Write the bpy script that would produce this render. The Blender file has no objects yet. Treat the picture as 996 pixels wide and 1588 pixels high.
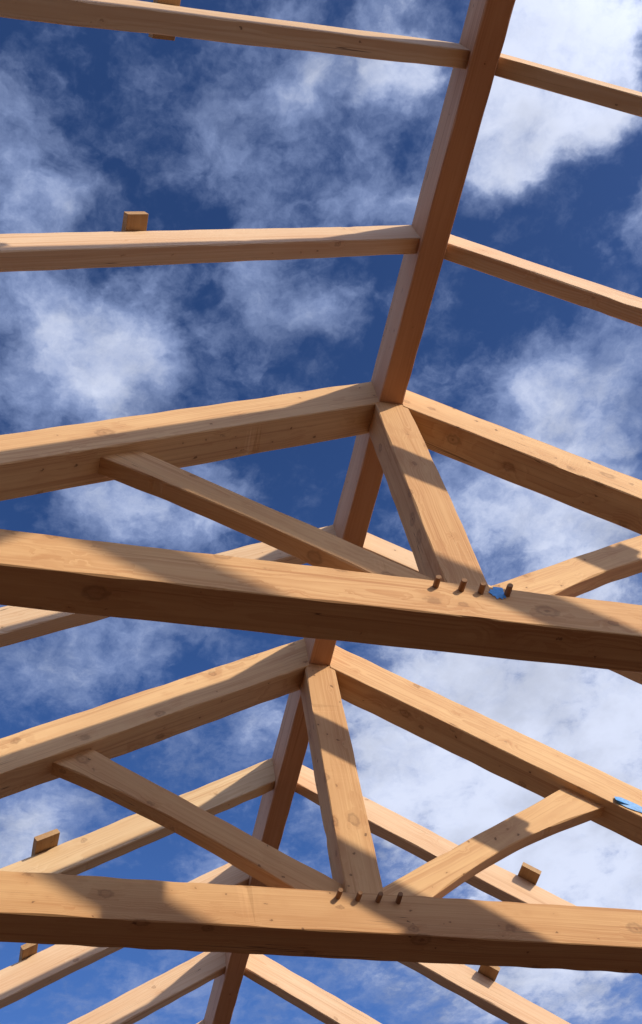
import bpy, bmesh, math, random
from mathutils import Vector, Matrix

# ------------------------------------------------------------------ camera, sky, sun, exposure
scene = bpy.context.scene
COL = scene.collection
V = Vector

cam_data = bpy.data.cameras.new('camera')
cam = bpy.data.objects.new('camera', cam_data)
COL.objects.link(cam)
scene.camera = cam
R = ((0.97271, -0.20578, -0.1072), (0.12775, 0.86065, -0.49291), (0.19369, 0.46577, 0.86345))
M = Matrix.Identity(4)
for i in range(3):
    M[i][0], M[i][1], M[i][2] = R[0][i], -R[1][i], -R[2][i]
M.translation = V((-1.6315, -2.3338, -3.6899))
cam.matrix_world = M
cam_data.sensor_fit = 'HORIZONTAL'
cam_data.sensor_width = 36.0
cam_data.lens = 1754.035 / 996 * 36.0
cam_data.shift_x = (498 - 457.905) / 996
cam_data.shift_y = -(794 - 760.945) / 996
cam_data.clip_start = 0.05
cam_data.clip_end = 6000

SUN_TRAVEL = V((-0.668, 1.0, -0.652)).normalized()
SUN_DIR = -SUN_TRAVEL
SUN_EL = math.asin(SUN_DIR.z)
SUN_AZ = math.atan2(SUN_DIR.x, SUN_DIR.y)

scene.view_settings.view_transform = 'Standard'
scene.view_settings.look = 'None'
scene.view_settings.gamma = 1
scene.view_settings.use_curve_mapping = False
scene.view_settings.exposure = 0.58

sun_data = bpy.data.lights.new('sun', 'SUN')
sun_data.energy = 3.05
sun_data.angle = math.radians(1.15)
sun_data.color = (1.0, 0.90, 0.72)
sun = bpy.data.objects.new('sun', sun_data)
sun.rotation_euler = SUN_TRAVEL.to_track_quat('-Z', 'Y').to_euler()
sun.location = (20, -30, 20)
COL.objects.link(sun)


class NT:
    """tiny helper for node graphs"""
    def __init__(self, tree):
        self.t = tree

    def n(self, kind, ins=None, **props):
        nd = self.t.nodes.new(kind)
        for k, v in props.items():
            setattr(nd, k, v)
        for k, v in (ins or {}).items():
            if isinstance(v, bpy.types.NodeSocket):
                self.t.links.new(v, nd.inputs[k])
            else:
                nd.inputs[k].default_value = v
        return nd

    def m(self, op, a, b=0.0, c=None, clamp=False):
        ins = {0: a, 1: b}
        if c is not None:
            ins[2] = c
        return self.n('ShaderNodeMath', ins, operation=op, use_clamp=clamp).outputs[0]

    def vm(self, op, a, b=(0, 0, 0), out=0):
        return self.n('ShaderNodeVectorMath', {0: a, 1: b}, operation=op).outputs[out]

    def smooth(self, x, lo, hi, a=0.0, b=1.0):
        return self.n('ShaderNodeMapRange', {0: x, 1: lo, 2: hi, 3: a, 4: b}, interpolation_type='SMOOTHSTEP').outputs[0]

    def mix(self, f, a, b, blend='MIX'):
        nd = self.n('ShaderNodeMix', data_type='RGBA', blend_type=blend)
        for s, v in ((nd.inputs[0], f), (nd.inputs[6], a), (nd.inputs[7], b)):
            if isinstance(v, bpy.types.NodeSocket):
                self.t.links.new(v, s)
            else:
                s.default_value = v if not isinstance(v, tuple) or len(v) == 4 else (*v, 1)
        return nd.outputs[2]

    def noise(self, vec, scale, detail=2.0, rough=0.5, dist=0.0):
        return self.n('ShaderNodeTexNoise', {'Vector': vec, 'Scale': scale, 'Detail': detail,
                                             'Roughness': rough, 'Distortion': dist}).outputs[0]


# broken cloud on a flat layer: centres (x/z, y/z of the direction), radius, thickness
CLOUDS = [(0.08, 0.15, 0.09, 0.2), (0.13, 0.2, 0.09, 0.15), (0.27, 0.15, 0.1, 0.2), (0.15, 0.42, 0.13, 0.15), (0.4, 0.45, 0.1, 0.2), (0.64, 0.95, 0.27, 1.05), (0.37, 0.06, 0.07, 0.7), (-0.087, 0.22, 0.042, 0.7), (-0.06, 0.276, 0.044, 0.7), (-0.085, 0.303, 0.045, 0.7), (-0.024, 0.298, 0.034, 0.4), (0.038, 0.219, 0.055, 0.3), (0.111, 0.216, 0.05, 0.45), (0.15, 0.157, 0.034, 1.2), (0.211, 0.1, 0.048, 0.9), (0.198, 0.139, 0.038, 0.5), (0.239, 0.121, 0.033, 0.85), (0.111, 0.099, 0.046, 0.3), (0.267, 0.228, 0.035, 0.85), (0.218, 0.225, 0.035, 0.5), (0.157, 0.242, 0.04, 0.4), (0.372, 0.058, 0.076, 1.4), (0.356, 0.098, 0.055, 1.2), (0.341, 0.145, 0.051, 0.95), (0.366, 0.186, 0.044, 1.0), (0.414, 0.126, 0.046, 0.9), (0.328, 0.182, 0.035, 0.8), (0.485, 0.213, 0.028, 0.9), (-0.044, 0.438, 0.08, 0.75), (0.008, 0.385, 0.065, 0.8), (0.06, 0.425, 0.055, 0.95), (0.0, 0.48, 0.06, 0.8), (-0.073, 0.379, 0.048, 0.6), (0.166, 0.345, 0.053, 0.55), (0.137, 0.324, 0.036, 0.5), (0.213, 0.363, 0.038, 0.45), (0.501, 0.349, 0.069, 0.85), (0.463, 0.398, 0.059, 0.7), (0.391, 0.388, 0.051, 0.4), (0.509, 0.45, 0.08, 0.9), (0.45, 0.49, 0.066, 0.7), (0.393, 0.537, 0.06, 0.65), (0.5, 0.53, 0.076, 1.0), (0.585, 0.559, 0.072, 1.1), (0.092, 0.574, 0.07, 1.15), (0.027, 0.576, 0.049, 0.75), (0.147, 0.589, 0.043, 0.5), (0.016, 0.773, 0.086, 0.7), (0.083, 0.747, 0.055, 0.6), (-0.013, 0.821, 0.048, 0.5), (0.148, 0.712, 0.054, 0.45), (0.463, 0.783, 0.114, 1.1), (0.555, 0.695, 0.111, 1.0), (0.66, 0.739, 0.09, 0.95), (0.443, 0.854, 0.1, 1.1), (0.636, 0.812, 0.102, 0.85), (0.706, 1.013, 0.136, 1.05), (0.813, 1.127, 0.102, 0.9), (0.528, 0.951, 0.097, 1.1), (0.013, 1.013, 0.085, 1.25), (-0.018, 1.091, 0.065, 1.1), (0.269, 1.099, 0.062, 1.35), (0.198, 0.882, 0.074, 0.65), (0.258, 0.836, 0.051, 0.7), (0.63, 1.3, 0.11, 0.95), (0.803, 1.289, 0.13, 1.2), (0.247, 1.312, 0.088, 0.5), (0.14, 1.358, 0.077, 0.6), (0.373, 1.365, 0.08, 0.45), (0.4, 0.974, 0.057, 0.9), (0.468, 1.257, 0.067, 0.45)]


def build_world():
    w = bpy.data.worlds.new('World')
    scene.world = w
    w.use_nodes = True
    t = w.node_tree
    t.nodes.clear()
    g = NT(t)
    out = g.n('ShaderNodeOutputWorld')
    bg = g.n('ShaderNodeBackground', {'Strength': 0.083})
    t.links.new(bg.outputs[0], out.inputs[0])
    sky = g.n('ShaderNodeTexSky', sky_type='NISHITA', sun_disc=False, sun_elevation=SUN_EL,
              sun_rotation=SUN_AZ, altitude=300, air_density=1.0, dust_density=1.0, ozone_density=1.6)
    d = g.n('ShaderNodeTexCoord').outputs['Generated']
    sp = g.n('ShaderNodeSeparateXYZ', {0: d})
    val = g.smooth(sp.outputs[2], 0.5, 1.0, 1.65, 0.80)
    blue = g.n('ShaderNodeHueSaturation', {'Hue': 0.516, 'Saturation': 1.3, 'Value': val, 'Color': sky.outputs[0]}).outputs[0]
    z = g.m('MAXIMUM', sp.outputs[2], 0.05)
    pl = g.n('ShaderNodeCombineXYZ', {0: g.m('DIVIDE', sp.outputs[0], z), 1: g.m('DIVIDE', sp.outputs[1], z), 2: 0.0}).outputs[0]
    # ragged edges: warp the layer before measuring the distance to each cloud's centre
    w1 = g.n('ShaderNodeTexNoise', {'Vector': pl, 'Scale': 11.0, 'Detail': 5.0, 'Roughness': 0.6})
    wv = g.vm('SUBTRACT', w1.outputs[1], (0.5, 0.5, 0.5))
    wsc = g.n('ShaderNodeVectorMath', {0: wv, 'Scale': 0.10}, operation='SCALE').outputs[0]
    plw = g.vm('ADD', pl, wsc)
    acc = None
    for (x, y, r, a) in CLOUDS:
        dist = g.vm('DISTANCE', plw, (x, y, 0), out=1)
        b = g.smooth(dist, r * 1.75, 0.0, 0.0, a)
        acc = b if acc is None else g.m('ADD', acc, b)
    acc = g.m('MINIMUM', acc, 1.7)
    # cloud cover everywhere else in the sky
    far = g.smooth(g.vm('DISTANCE', pl, (0.35, 0.7, 0), out=1), 0.85, 1.6)
    bank = g.smooth(g.noise(pl, 1.7, 3, 0.5), 0.38, 0.62, 0.35, 1.7)
    acc = g.m('ADD', acc, g.m('MULTIPLY', far, bank))
    n1 = g.noise(plw, 17.0, 9, 0.6, 0.1)
    n2 = g.noise(pl, 48.0, 6, 0.6, 0.1)
    dens = g.m('ADD', acc, g.m('MULTIPLY', g.m('SUBTRACT', n1, 0.5), 2.5))
    dens = g.m('ADD', dens, g.m('MULTIPLY', g.m('SUBTRACT', n2, 0.5), 0.9))
    dens = g.m('ADD', dens, 0.05)
    alpha = g.smooth(dens, 0.05, 1.55)
    # thick parts whiter, grey-blue bellies; brighter towards the sun
    thick = g.smooth(g.vm('DISTANCE', pl, (0.70, 0.95, 0), out=1), 0.60, 0.1, 0.0, 0.75)
    thick = g.m('ADD', thick, g.smooth(g.vm('DISTANCE', pl, (0.37, 0.07, 0), out=1), 0.22, 0.05, 0.0, 0.5))
    lum = g.smooth(g.m('ADD', dens, thick), 0.95, 2.6)
    ccol = g.mix(lum, (2.3, 3.0, 5.1), (6.3, 6.8, 8.3))
    belly = g.smooth(g.noise(pl, 6.0, 5, 0.6), 0.42, 0.7, 1.0, 0.74)
    ccol = g.mix(1.0, ccol, g.n('ShaderNodeCombineXYZ', {0: belly, 1: belly, 2: belly}).outputs[0], 'MULTIPLY')
    ca = g.vm('DOT_PRODUCT', d, tuple(SUN_DIR), out=1)
    glow = g.m('ADD', g.smooth(ca, 0.5, 1.0, 1.0, 3.7), g.m('MULTIPLY', far, 0.15))
    ccol = g.n('ShaderNodeVectorMath', {0: ccol, 'Scale': glow}, operation='SCALE').outputs[0]
    col = g.mix(g.m('MULTIPLY', alpha, 0.93), blue, ccol)
    t.links.new(col, bg.inputs[0])


build_world()


# ------------------------------------------------------------------ materials
def wood(name, light, dark, knot=(0.20, 0.085, 0.035), ringk=1.0, knots=1.0):
    """sawn softwood: grain runs along the object's own X; object colour R = seed, G = tone, B = knots"""
    light, dark, knot = (tuple(x * 0.84 for x in c) for c in (light, dark, knot))
    m = bpy.data.materials.new(name)
    m.use_nodes = True
    t = m.node_tree
    g = NT(t)
    bs = t.nodes['Principled BSDF']
    oi = g.n('ShaderNodeObjectInfo')
    oc = g.n('ShaderNodeSeparateColor', {0: oi.outputs['Color']})
    seed, tone, kn = oc.outputs[0], oc.outputs[1], oc.outputs[2]
    p0 = g.n('ShaderNodeTexCoord').outputs['Object']
    off = g.n('ShaderNodeCombineXYZ', {0: g.m('MULTIPLY', seed, 61.0), 1: 0.0, 2: 0.0}).outputs[0]
    p = g.vm('ADD', p0, off)
    # knots: random points through the timber, cut open where a face passes near one
    kv = g.vm('ADD', g.vm('MULTIPLY', p, (6.2, 9.0, 9.0)), g.n('ShaderNodeCombineXYZ', {1: g.m('MULTIPLY', seed, 17.3), 2: g.m('MULTIPLY', seed, 29.1)}).outputs[0])
    kvw = g.vm('ADD', kv, g.n('ShaderNodeVectorMath', {0: g.vm('SUBTRACT', g.n('ShaderNodeTexNoise', {'Vector': p, 'Scale': 45.0, 'Detail': 2.0}).outputs[1], (0.5, 0.5, 0.5)), 'Scale': 0.22}, operation='SCALE').outputs[0])
    vo = g.n('ShaderNodeTexVoronoi', {'Vector': kvw, 'Scale': 1.0, 'Randomness': 1.0})
    kd = vo.outputs['Distance']
    kr = g.n('ShaderNodeSeparateColor', {0: vo.outputs['Color']}).outputs[0]
    rad = g.n('ShaderNodeMapRange', {0: kr, 1: 0.25, 2: 1.0, 3: 0.05, 4: 0.21}).outputs[0]
    rad = g.m('MULTIPLY', g.m('MULTIPLY', rad, kr), g.m('MULTIPLY', kn, knots))
    rad = g.m('MAXIMUM', rad, 0.0001)
    kq = g.m('DIVIDE', kd, rad)
    kmask = g.smooth(kq, 1.25, 0.6)
    kcore = g.m('MULTIPLY', g.m('ADD', g.m('SINE', g.m('MULTIPLY', kq, 15.0)), 1.0), 0.3)
    kring = g.m('MULTIPLY', g.smooth(kq, 1.45, 1.05), g.smooth(kq, 0.6, 0.95))
    halo = g.smooth(kq, 5.0, 0.6)
    # pin knots
    vp = g.n('ShaderNodeTexVoronoi', {'Vector': g.vm('ADD', g.vm('MULTIPLY', kvw, (1.7, 1.5, 1.5)), (3.1, 0.4, 0.9)), 'Scale': 1.0, 'Randomness': 1.0})
    pr = g.n('ShaderNodeSeparateColor', {0: vp.outputs['Color']}).outputs[1]
    prad = g.m('MAXIMUM', g.m('MULTIPLY', g.n('ShaderNodeMapRange', {0: pr, 1: 0.3, 2: 1.0, 3: 0.0, 4: 0.15}).outputs[0], kn), 0.0001)
    pq = g.m('DIVIDE', vp.outputs['Distance'], prad)
    pin = g.smooth(pq, 1.1, 0.5)
    pinhalo = g.smooth(pq, 3.5, 0.8)
    # growth rings
    warp = g.m('SUBTRACT', g.noise(g.vm('MULTIPLY', p, (0.6, 2.6, 2.6)), 1.0, 3, 0.5), 0.5)
    warp2 = g.m('SUBTRACT', g.noise(g.vm('MULTIPLY', p, (5.0, 14.0, 14.0)), 1.0, 2, 0.5), 0.5)
    sxyz = g.n('ShaderNodeSeparateXYZ', {0: p0})
    cy = g.m('MULTIPLY', g.m('SINE', g.m('MULTIPLY', seed, 91.0)), 0.10)
    cz = g.m('MULTIPLY', g.m('COSINE', g.m('MULTIPLY', seed, 57.0)), 0.13)
    dy = g.m('SUBTRACT', sxyz.outputs[1], cy)
    dz = g.m('SUBTRACT', sxyz.outputs[2], cz)
    rr = g.m('SQRT', g.m('ADD', g.m('MULTIPLY', dy, dy), g.m('MULTIPLY', dz, dz)))
    rr = g.m('ADD', rr, g.m('MULTIPLY', warp, 0.075))
    rr = g.m('ADD', rr, g.m('MULTIPLY', warp2, 0.005))
    rr = g.m('ADD', rr, g.m('MULTIPLY', halo, 0.02))
    vary = g.noise(g.n('ShaderNodeCombineXYZ', {0: rr, 1: seed}).outputs[0], 60.0, 1)
    ring = g.m('FRACT', g.m('ADD', g.m('MULTIPLY', rr, 78.0), g.m('MULTIPLY', vary, 3.0)))
    ring = g.m('MULTIPLY', g.smooth(ring, 0.25, 0.9), g.smooth(ring, 1.0, 0.92))
    ringamt = g.smooth(g.noise(g.vm('MULTIPLY', p, (0.7, 7, 7)), 1.0, 2), 0.35, 0.68, 0.25, 1.0)
    ring = g.m('MULTIPLY', ring, ringamt)
    fibre = g.noise(g.vm('MULTIPLY', p, (1.6, 75.0, 75.0)), 1.0, 5, 0.65)
    blotch = g.noise(g.vm('MULTIPLY', p, (0.9, 6.0, 6.0)), 1.0, 4, 0.6)
    f = g.m('ADD', g.m('MULTIPLY', ring, 0.5 * ringk), g.m('MULTIPLY', g.m('SUBTRACT', fibre, 0.42), 0.95))
    f = g.m('ADD', f, g.m('MULTIPLY', g.m('SUBTRACT', blotch, 0.42), 1.5))
    f = g.m('ADD', f, g.m('MULTIPLY', tone, 0.4), clamp=True)
    f = g.m('ADD', f, g.m('MULTIPLY', g.m('MULTIPLY', halo, g.smooth(warp2, -0.1, 0.12)), 0.35), clamp=True)
    col = g.mix(f, light, dark)
    streak = g.smooth(g.noise(g.vm('MULTIPLY', p, (0.45, 38.0, 38.0)), 1.0, 3, 0.55), 0.57, 0.72)
    col = g.mix(g.m('MULTIPLY', streak, 0.55), col, tuple(x * y for x, y in zip(dark, (0.78, 0.66, 0.58))))
    # drying checks
    cn = g.noise(g.vm('MULTIPLY', g.vm('ADD', p, (3.3, 1.7, 0.4)), (0.28, 17.0, 17.0)), 1.0, 2, 0.5)
    ck = g.smooth(g.m('ABSOLUTE', g.m('SUBTRACT', cn, 0.5)), 0.0042, 0.0012)
    ck = g.m('MULTIPLY', ck, g.smooth(g.noise(g.vm('MULTIPLY', p, (0.8, 6.0, 6.0)), 1.0, 2), 0.57, 0.63))
    col = g.mix(g.m('MULTIPLY', ck, 0.75), col, (0.10, 0.045, 0.02))
    kcol = g.mix(kcore, (knot[0] * 1.55, knot[1] * 1.6, knot[2] * 1.6), knot)
    col = g.mix(g.m('MULTIPLY', kmask, g.smooth(kr, 0.4, 0.9, 0.55, 0.26)), col, kcol)
    col = g.mix(g.m('MULTIPLY', g.smooth(kq, 0.5, 0.1), 0.5), col, (0.10, 0.042, 0.018))
    col = g.mix(g.m('MULTIPLY', pinhalo, 0.28), col, dark)
    col = g.mix(g.m('MULTIPLY', pin, 0.72 if knots else 0.0), col, (knot[0] * 0.6, knot[1] * 0.6, knot[2] * 0.6))
    col = g.mix(g.m('MULTIPLY', kring, 0.32), col, (knot[0] * 0.7, knot[1] * 0.7, knot[2] * 0.7))
    t.links.new(col, bs.inputs['Base Color'])
    bs.inputs['Roughness'].default_value = 0.72
    bs.inputs['Specular IOR Level'].default_value = 0.25
    h = g.m('ADD', g.m('MULTIPLY', fibre, 0.6), g.m('MULTIPLY', ring, 0.3))
    h = g.m('SUBTRACT', h, g.m('MULTIPLY', ck, 1.5))
    bp = g.n('ShaderNodeBump', {'Strength': 0.25, 'Distance': 0.002, 'Height': h})
    t.links.new(bp.outputs[0], bs.inputs['Normal'])
    return m


W_TRUSS = wood('fir_orange', (0.72, 0.427, 0.195), (0.54, 0.268, 0.107), knots=1.3)
W_RAFTER = wood('fir_golden', (0.80, 0.505, 0.245), (0.59, 0.31, 0.135), knots=1.25)
W_RIDGE = wood('fir_ridge', (0.72, 0.41, 0.24), (0.56, 0.28, 0.145), ringk=0.7, knots=0.6)
W_PALE = wood('fir_pale', (0.74, 0.52, 0.32), (0.62, 0.375, 0.20), knots=0.75)
W_YELLOW = wood('pine_yellow', (0.78, 0.55, 0.31), (0.62, 0.375, 0.18), knots=0.9)
W_PINK = wood('fir_pink', (0.80, 0.55, 0.34), (0.66, 0.375, 0.20), knots=0.8)
W_BLOCK = wood('offcut_brown', (0.52, 0.32, 0.15), (0.38, 0.20, 0.085), knots=0.8)
W_PEG = wood('oak_peg', (0.40, 0.22, 0.11), (0.25, 0.12, 0.055), knots=0.0)


def plain(name, col, rough=0.6, var=0.12, scale=30):
    m = bpy.data.materials.new(name)
    m.use_nodes = True
    t = m.node_tree
    g = NT(t)
    bs = t.nodes['Principled BSDF']
    n = g.noise(g.n('ShaderNodeTexCoord').outputs['Object'], scale, 4)
    c = g.mix(g.smooth(n, 0.3, 0.7), tuple(x * (1 - var) for x in col), tuple(min(1, x * (1 + var)) for x in col))
    t.links.new(c, bs.inputs['Base Color'])
    bs.inputs['Roughness'].default_value = rough
    bp = g.n('ShaderNodeBump', {'Strength': 0.3, 'Distance': 0.001, 'Height': n})
    t.links.new(bp.outputs[0], bs.inputs['Normal'])
    return m


M_TAPE = plain('blue_tape', (0.055, 0.25, 0.55), 0.55, 0.15, 60)
M_GROUND = plain('dry_earth', (0.062, 0.030, 0.018), 0.95, 0.35, 0.6)


# ------------------------------------------------------------------ object helpers
def put(o, Mw, parent=None):
    COL.objects.link(o)
    if parent is None:
        o.matrix_world = Mw
    else:
        o.parent = parent
        o.matrix_basis = parent.matrix_basis.inverted() @ Mw
    return o


def tag(o, label, cat, group=None):
    o['label'] = label
    o['category'] = cat
    if group:
        o['group'] = group
    return o


def empty(name, loc):
    o = bpy.data.objects.new(name, None)
    o.empty_display_size = 0.3
    o.matrix_basis = Matrix.Translation(V(loc))
    COL.objects.link(o)
    return o


SEED = [0]


def beam(name, c, X, Y, length, wy, hz, mat, parent=None, cutA=None, cutB=None, sag=0.0, tone=0.4, knots=0.8,
         ch=0.0045, rough=0.0012, seed=None, x0=0.0):
    """one sawn timber. c = middle of its start section, X along it, Y across; local Z = X x Y.
    cutA / cutB: world plane (normal, constant) that cuts the start / end. sag lifts the -Z face in an arc."""
    SEED[0] += 1
    rnd = random.Random(seed if seed is not None else SEED[0] * 7919)
    X = V(X).normalized(); Y = V(Y).normalized(); Z = X.cross(Y)
    c = V(c)
    Mw = Matrix.Identity(4)
    for i in range(3):
        Mw[i][0], Mw[i][1], Mw[i][2], Mw[i][3] = X[i], Y[i], Z[i], c[i]
    a, b = wy / 2, hz / 2
    prof = [(-a + ch, -b), (a - ch, -b), (a, -b + ch), (a, b - ch), (a - ch, b), (-a + ch, b), (-a, b - ch), (-a, -b + ch)]
    corner = [0, 1, 1, 2, 2, 3, 3, 0]

    def solve(cut, y, z, dflt):
        if cut is None:
            return dflt
        n = V(cut[0]); q = c + Y * y + Z * z
        return (cut[1] - n.dot(q)) / n.dot(X)
    ends = [(solve(cutA, y, z, 0.0), solve(cutB, y, z, length)) for y, z in prof]
    L = max(e[1] for e in ends) - min(e[0] for e in ends)
    N = max(3, int(L / 0.025))
    ph = [[(rnd.uniform(0, 6.28), rnd.uniform(3, 9), rnd.uniform(0.4, 1)) for _ in range(5)] for _ in range(8)]
    chv = [[(rnd.uniform(0, 6.28), rnd.uniform(6, 30)) for _ in range(3)] for _ in range(4)]
    nick = {}
    if L > 1.2:
        for q_ in range(4):
            nick[rnd.randrange(8)] = (rnd.uniform(0.1, L), rnd.uniform(0.03, 0.09), rnd.uniform(0.003, 0.007))
    bm = bmesh.new()
    rings = []
    for k in range(N + 1):
        t = k / N
        row = []
        for i, (y, z) in enumerate(prof):
            x = ends[i][0] * (1 - t) + ends[i][1] * t
            w = sum(math.sin(x * fr + p_) * am for p_, fr, am in ph[corner[i]]) / 2.2 * rough
            w2 = sum(math.sin(x * fr + p_) * am for p_, fr, am in ph[corner[i] + 4]) / 2.2 * rough
            cc = ch * 0.8 * sum(math.sin(x * fr + p_) for p_, fr in chv[corner[i]]) / 3
            sy, sz = (1 if y > 0 else -1), (1 if z > 0 else -1)
            yy, zz = y + w, z + w2
            if abs(y) < a - 1e-6:
                yy -= sy * cc
            else:
                zz -= sz * cc
            if nick and i in nick and abs(x - nick[i][0]) < nick[i][1]:
                f_ = nick[i][2] * (1 - abs(x - nick[i][0]) / nick[i][1])
                yy -= sy * f_
                zz -= sz * f_
            if sag and z < 0:
                zz += sag * 4 * t * (1 - t)
            row.append(bm.verts.new((x, yy, zz)))
        rings.append(row)
    for k in range(N):
        for i in range(8):
            j = (i + 1) % 8
            bm.faces.new((rings[k][i], rings[k][j], rings[k + 1][j], rings[k + 1][i]))
    bm.faces.new(rings[0][::-1])
    bm.faces.new(rings[-1])
    bmesh.ops.recalc_face_normals(bm, faces=bm.faces)
    me = bpy.data.meshes.new(name)
    bm.to_mesh(me)
    bm.free()
    me.materials.append(mat)
    o = bpy.data.objects.new(name, me)
    o.color = (rnd.random(), tone, knots, 1)
    return put(o, Mw, parent)


def peg(base, length, parent, r=0.0125, tilt=(0, 0)):
    """round oak peg driven into the tie beam, its end standing proud of the front face"""
    rnd = random.Random(int(abs(base[0]) * 9999) + int(base[1] * 77))
    d = V((tilt[0], -1, tilt[1])).normalized()
    Z = V((0, 0, 1)); Y = Z.cross(d).normalized(); Z = d.cross(Y)
    Mw = Matrix.Identity(4)
    for i in range(3):
        Mw[i][0], Mw[i][1], Mw[i][2], Mw[i][3] = d[i], Y[i], Z[i], base[i]
    bm = bmesh.new()
    n = 18
    rows = []
    for x, k in ((-0.05, 1.0), (length * 0.4, 1.0), (length - 0.004, 0.98), (length, 0.86)):
        rows.append([bm.verts.new((x + (0.003 * math.sin(2 * math.pi * i / n + 1) if x > 0.9 * length else 0),
                                   r * k * (1 + 0.05 * rnd.uniform(-1, 1)) * math.cos(2 * math.pi * i / n),
                                   r * k * (1 + 0.05 * rnd.uniform(-1, 1)) * math.sin(2 * math.pi * i / n))) for i in range(n)])
    for a, b in zip(rows, rows[1:]):
        for i in range(n):
            bm.faces.new((a[i], a[(i + 1) % n], b[(i + 1) % n], b[i]))
    bm.faces.new(rows[0][::-1]); bm.faces.new(rows[-1])
    bmesh.ops.recalc_face_normals(bm, faces=bm.faces)
    me = bpy.data.meshes.new('peg'); bm.to_mesh(me); bm.free()
    me.materials.append(W_PEG)
    o = bpy.data.objects.new('peg', me)
    o.color = (rnd.random(), 0.4, 0, 1)
    return put(o, Mw, parent)


# ------------------------------------------------------------------ measurements (metres; z = 0 on top of the tie beams)
RW, RZB, RZT = 0.1353, 1.779, 2.0543
PL, PR = 0.657, 0.6525
EX, EY, EZ = V((1, 0, 0)), V((0, 1, 0)), V((0, 0, 1))
GROUND_Z = -5.2

# the ground
bm = bmesh.new()
S = 2500
for x, y in ((-S, -S), (S, -S), (S, S), (-S, S)):
    bm.verts.new((x, y, 0))
bm.faces.new(bm.verts)
me = bpy.data.meshes.new('ground'); bm.to_mesh(me); bm.free(); me.materials.append(M_GROUND)
ground = bpy.data.objects.new('ground', me)
put(ground, Matrix.Translation((0, 0, GROUND_Z)))
ground['kind'] = 'structure'


def rafter(side, y, ztop, dv, thick, mat, name='common_rafter', parent=None, tone=0.35, knots=0.75, seed=None):
    """sloping rafter from the ridge's side face down to its seat at z = 0"""
    s, k = (-1, PL) if side == 'l' else (1, PR)
    X = V((1, 0, k)) if s < 0 else V((1, 0, -k))
    X.normalize()
    Z = X.cross(EY)
    h = dv * Z.z
    top = V((s * RW / 2, y + thick / 2, ztop))
    mid = top - Z * (h / 2)
    ridge_cut = (EX, s * (RW / 2 - 0.0005))
    seat = (EZ, 0.0015)
    if s < 0:
        c = mid - X * 3.6
        return beam(name, c, X, EY, 3.6, thick, h, mat, parent, cutA=seat, cutB=ridge_cut, tone=tone, knots=knots, seed=seed)
    return beam(name, mid, X, EY, 3.6, thick, h, mat, parent, cutA=ridge_cut, cutB=seat, tone=tone, knots=knots, seed=seed)


# ------------------------------------------------------------------ ridge beam: one long timber lying on the king posts
ridge = beam('ridge_beam', (0, -4.2, (RZB + RZT) / 2), EY, -EX, 10.9, RW, RZT - RZB, W_RIDGE, tone=0.35, knots=0.6, seed=11)
tag(ridge, 'long ridge beam running overhead across both king posts, rafters butting into both sides', 'beam')


# ------------------------------------------------------------------ the two king-post trusses
def truss(y, label, tie_d, pegs, strut_l, brace_r, sags, seed):
    t = tag(empty('king_post_truss', (0, y, 0)), label, 'roof truss', 'king-post trusses')
    yt = y - 0.021
    beam('tie_beam', (-3.3, yt + tie_d / 2, -0.1172), EX, EY, 6.6, tie_d, 0.2344, W_TRUSS, t, tone=0.3 if y < 1 else 0.55, knots=1.0, seed=seed)
    king = beam('king_post', (-0.0007, y + 0.0045 + 0.0846, -0.02), EZ, EY, RZB + 0.0195, 0.1691, 0.19, W_TRUSS, t,
                tone=0.3, knots=1.0, sag=sags[2], seed=seed + 1)
    rafter('l', y + 0.0008, 2.0348, 0.28, 0.185, W_RAFTER, 'rafter', t, tone=0.12, knots=0.95, seed=seed + 2)
    rafter('r', y + 0.0008, 2.0348, 0.28, 0.185, W_RAFTER, 'rafter', t, tone=0.12, knots=0.9, seed=seed + 3)
    # curved struts: top edge straight, underside cut to a shallow arch
    for side, (px, pz, sl), sg, sd in (('l', strut_l, sags[0], seed + 4), ('r', brace_r, sags[1], seed + 5)):
        X = V((1, 0, sl)).normalized()
        Z = X.cross(EY)
        h = 0.15 + sg - (0.005 if side == 'r' else 0.0)
        c0 = V((px, y + 0.048 + 0.0445, pz)) - Z * (h / 2)
        if side == 'l':
            cutA = (V((-PL, 0, 1)), 2.0348 - 0.28 + PL * RW / 2 + 0.008)
            cutB = (EX, -0.094)
        else:
            cutA = (EX, 0.094)
            cutB = (V((PR, 0, 1)), 2.0348 - 0.28 + PR * RW / 2 + 0.008)
        beam('strut', c0, X, EY, 1.5, 0.089, h, W_RAFTER if side == 'r' else W_TRUSS, t, cutA=cutA, cutB=cutB, sag=sg, tone=0.3, knots=0.8, seed=sd)
    for (x, z, ln, tx) in pegs:
        peg((x, yt, z), ln, t, tilt=(tx, 0.0))
    return t


D = 1.7951
PEG1 = [(-0.166, -0.048, 0.048, 0.0), (-0.060, -0.052, 0.050, 0.02), (0.023, -0.054, 0.046, -0.03), (0.137, -0.051, 0.051, -0.03)]
PEG2 = [(-0.153, -0.040, 0.052, 0.05), (-0.057, -0.046, 0.050, 0.05), (0.043, -0.048, 0.053, 0.04), (0.144, -0.047, 0.058, -0.03)]
truss(0.0, 'nearer king-post timber truss, with four pegs and a blue tape patch on its tie beam', 0.181, PEG1,
      (-1.303, 0.889, -0.648), (0.131, 0.119, 0.66), (0.042, 0.075, -0.008), 101)
truss(D, 'farther king-post timber truss, lower in the photo, with blue tape on its right rafter', 0.188, PEG2,
      (-1.318, 0.895, -0.644), (0.133, 0.117, 0.66), (0.060, 0.083, -0.002), 211)

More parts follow.
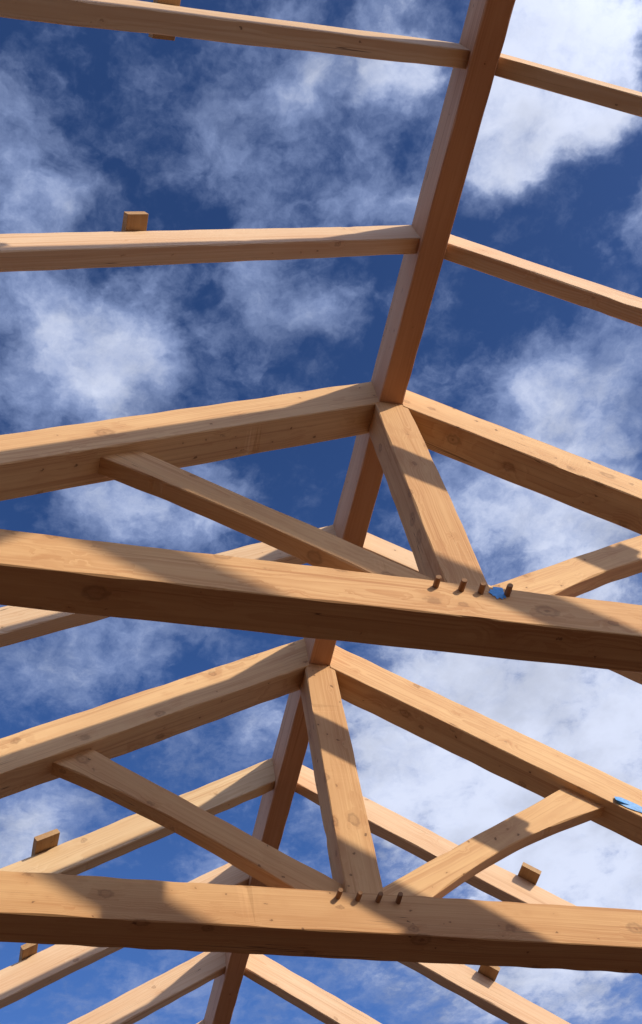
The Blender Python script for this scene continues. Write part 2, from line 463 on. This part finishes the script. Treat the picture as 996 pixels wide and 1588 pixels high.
# ------------------------------------------------------------------ common rafters
CT, CDV, CZ = 0.0858, 0.2247, 2.0486
GROUP = 'common rafters butting into the ridge beam'
COMMON = [
    # y, material, tone, label left, label right
    (-3.63, W_PALE, 0.3, 'common rafter left of the ridge, farthest behind the camera', 'common rafter right of the ridge, farthest behind the camera'),
    (-2.72, W_PALE, 0.3, 'common rafter left of the ridge, straight above the camera', 'common rafter right of the ridge, straight above the camera'),
    (-1.8096, W_PALE, 0.3, 'topmost left rafter in the photo, a block stub showing under it', 'pale rafter crossing the top right corner of the photo'),
    (-0.8976, W_PINK, 0.12, 'left rafter with a small knotty block, next above the nearer truss', 'right rafter between the corner one and the nearer truss'),
    (0.9523, W_PALE, 0.3, 'left rafter mostly hidden behind the nearer tie beam and strut', 'right rafter seen through the gap beside the nearer king post'),
    (2.8181, W_YELLOW, 0.2, 'yellowish left rafter with a big round knot, behind the farther truss', 'pinkish right rafter passing behind the curved strut of the farther truss'),
    (3.7365, W_PINK, 0.15, 'left rafter coming out below the farther tie beam, block at its lower end', 'right rafter coming out below the farther tie beam, with a block on it'),
    (4.6599, W_PINK, 0.25, 'knotty pink left rafter at the bottom edge of the photo', 'pink right rafter at the bottom, joining the ridge below the farther tie beam'),
    (5.575, W_PALE, 0.3, 'last left rafter, at the far end of the ridge beam', 'last right rafter, at the far end of the ridge beam'),
]
for i, (y, mat, tone, ll, lr) in enumerate(COMMON):
    matr = W_PINK if i in (5,) else mat
    tag(rafter('l', y, CZ, CDV, CT, mat, tone=tone, seed=300 + i), ll, 'rafter', GROUP)
    tag(rafter('r', y, CZ, CDV, CT, matr, tone=tone * 0.7, seed=340 + i), lr, 'rafter', GROUP)

# ------------------------------------------------------------------ offcut blocks lying across the tops of rafters
BGROUP = 'wood blocks lying on the rafter tops'


def block(side, y, x, front, back, label, seed, width=0.105, th=0.036, skew=0.0):
    s, k = (-1, PL) if side == 'l' else (1, PR)
    X = V((1, 0, k if s < 0 else -k)).normalized()
    Z = X.cross(EY)
    base = V((s * x, y, CZ - k * (x - RW / 2))) + Z * (th / 2 + 0.002)
    Xb = V((skew, 1, 0)).normalized()
    Xb = (Xb - Z * Xb.dot(Z)).normalized()
    Yb = Z.cross(Xb)
    o = beam('wood_block', base - Xb * front, Xb, Yb, front + CT + back, width, th, W_BLOCK, ch=0.003, rough=0.0007,
             tone=0.3, knots=1.0, seed=seed)
    return tag(o, label, 'wood block', BGROUP)


block('l', -1.8096, 1.497, 0.04, 0.045, 'brown block across the topmost left rafter, showing above and below it', 401)
block('l', -0.8976, 1.497, 0.072, 0.03, 'small brown block with a dark knot, alone against blue sky', 402)
block('r', -0.8976, 1.50, 0.075, 0.03, 'brown block on the right rafter next above the nearer truss, outside the photo', 403)
block('r', 0.9523, 1.50, 0.075, 0.03, 'brown block on the right rafter between the two trusses, outside the photo', 404)
block('l', 2.8181, 1.497, 0.100, 0.03, 'brown block on the yellowish left rafter, above the farther tie beam', 405, width=0.15, skew=-0.03)
block('r', 2.8181, 1.495, 0.088, 0.03, 'brown block on the pinkish right rafter, beside the curved strut', 406, width=0.125)
block('l', 3.7365, 1.506, 0.085, 0.03, 'half hidden block at left edge, just below the farther tie beam', 407)
block('r', 3.7365, 1.50, 0.095, 0.03, 'block on the right rafter just below the farther tie beam', 408, width=0.125)


# ------------------------------------------------------------------ scraps of blue tape
def sheet(name, outline, y, th, curl, label):
    """thin irregular scrap lying on a vertical face at y, thickness towards the camera"""
    bm = bmesh.new()
    n = len(outline)
    cx = sum(p[0] for p in outline) / n; cz = sum(p[1] for p in outline) / n
    pts = []
    for i in range(n):          # refine and roughen the torn edge
        a, b = outline[i], outline[(i + 1) % n]
        for q in range(3):
            f = q / 3
            pts.append((a[0] + (b[0] - a[0]) * f + random.Random(i * 9 + q).uniform(-1, 1) * 0.0012,
                        a[1] + (b[1] - a[1]) * f + random.Random(i * 7 + q).uniform(-1, 1) * 0.0018))
    lift = lambda x, z: curl(x, z)
    fr = [bm.verts.new((x - cx, -th - lift(x, z), z - cz)) for x, z in pts]
    bk = [bm.verts.new((x - cx, -0.001 - lift(x, z), z - cz)) for x, z in pts]
    cf = bm.verts.new((0, -th - lift(cx, cz), 0)); cb = bm.verts.new((0, -0.001 - lift(cx, cz), 0))
    m = len(pts)
    for i in range(m):
        j = (i + 1) % m
        bm.faces.new((fr[i], fr[j], cf)); bm.faces.new((bk[j], bk[i], cb)); bm.faces.new((fr[j], fr[i], bk[i], bk[j]))
    bmesh.ops.recalc_face_normals(bm, faces=bm.faces)
    me = bpy.data.meshes.new(name); bm.to_mesh(me); bm.free(); me.materials.append(M_TAPE)
    o = bpy.data.objects.new(name, me)
    put(o, Matrix.Translation((cx, y, cz)))
    return tag(o, label, 'tape')


TAPE1 = [(0.056, -0.048), (0.067, -0.037), (0.070, -0.022), (0.084, -0.026), (0.089, -0.002), (0.131, -0.002), (0.127, -0.036), (0.125, -0.078), (0.117, -0.070), (0.108, -0.088), (0.097, -0.079), (0.083, -0.090), (0.080, -0.068), (0.070, -0.071), (0.068, -0.058)]
sheet('tape_scrap', TAPE1, -0.0232, 0.0005, lambda x, z: 0.0002 + 0.0003 * math.sin(x * 190 + z * 60), 'torn blue tape patch beside the rightmost peg of the nearer tie beam')
TAPE2 = [(1.597, 0.790), (1.604, 0.816), (1.638, 0.820), (1.68, 0.800), (1.756, 0.752), (1.81, 0.715), (1.80, 0.665), (1.735, 0.708), (1.678, 0.728), (1.612, 0.766), (1.592, 0.771)]
sheet('tape_scrap', TAPE2, D - 0.0012, 0.0008, lambda x, z: 0.0006 + 0.022 * max(0, 1 - (x - 1.59) / 0.035) ** 2 + 0.0008 * math.sin(x * 120),
      'bright blue tape strip stuck on the right rafter of the farther truss')

# ------------------------------------------------------------------ what carries the roof (beyond the frame): posts and wall plates
for yy, dd, nm in ((-0.021, 0.181, 'nearer'), (D - 0.021, 0.188, 'farther')):
    for sx, sd in ((-2.95, 'left'), (2.95, 'right')):
        o = beam('timber_post', (sx, yy + dd / 2, GROUND_Z), EZ, EY, -0.236 - GROUND_Z, dd - 0.004, 0.186, W_TRUSS, tone=0.4, seed=int(500 + sx * 10 + yy * 7))
        tag(o, 'tall timber post under the %s end of the %s truss' % (sd, nm), 'post', 'posts under the trusses')
runs = [(-4.2, -0.0225, 'behind the camera'), (0.1615, D - 0.0225, 'between the two trusses'), (D + 0.1685, 6.6, 'past the farther truss')]
for sx, sd in ((-3.02, 'left'), (3.02, 'right')):
    for k, (ya, yb, nm) in enumerate(runs):
        o = beam('wall_plate', (sx, ya, -0.092), EY, -EX, yb - ya, 0.34, 0.18, W_TRUSS, tone=0.4, seed=600 + k + int(sx * 10))
        tag(o, 'timber wall plate on the %s, %s' % (sd, nm), 'beam', 'wall plates')
for sx, sd in ((-3.02, 'left'), (3.02, 'right')):
    for yy, nm in ((-3.9, 'behind the camera'), (6.3, 'at the far end')):
        o = beam('timber_post', (sx, yy, GROUND_Z), EZ, EY, -0.184 - GROUND_Z, 0.18, 0.18, W_TRUSS, tone=0.4, seed=int(700 + sx * 10 + yy))
        tag(o, 'tall timber post under the %s wall plate, %s' % (sd, nm), 'post', 'posts under the wall plates')
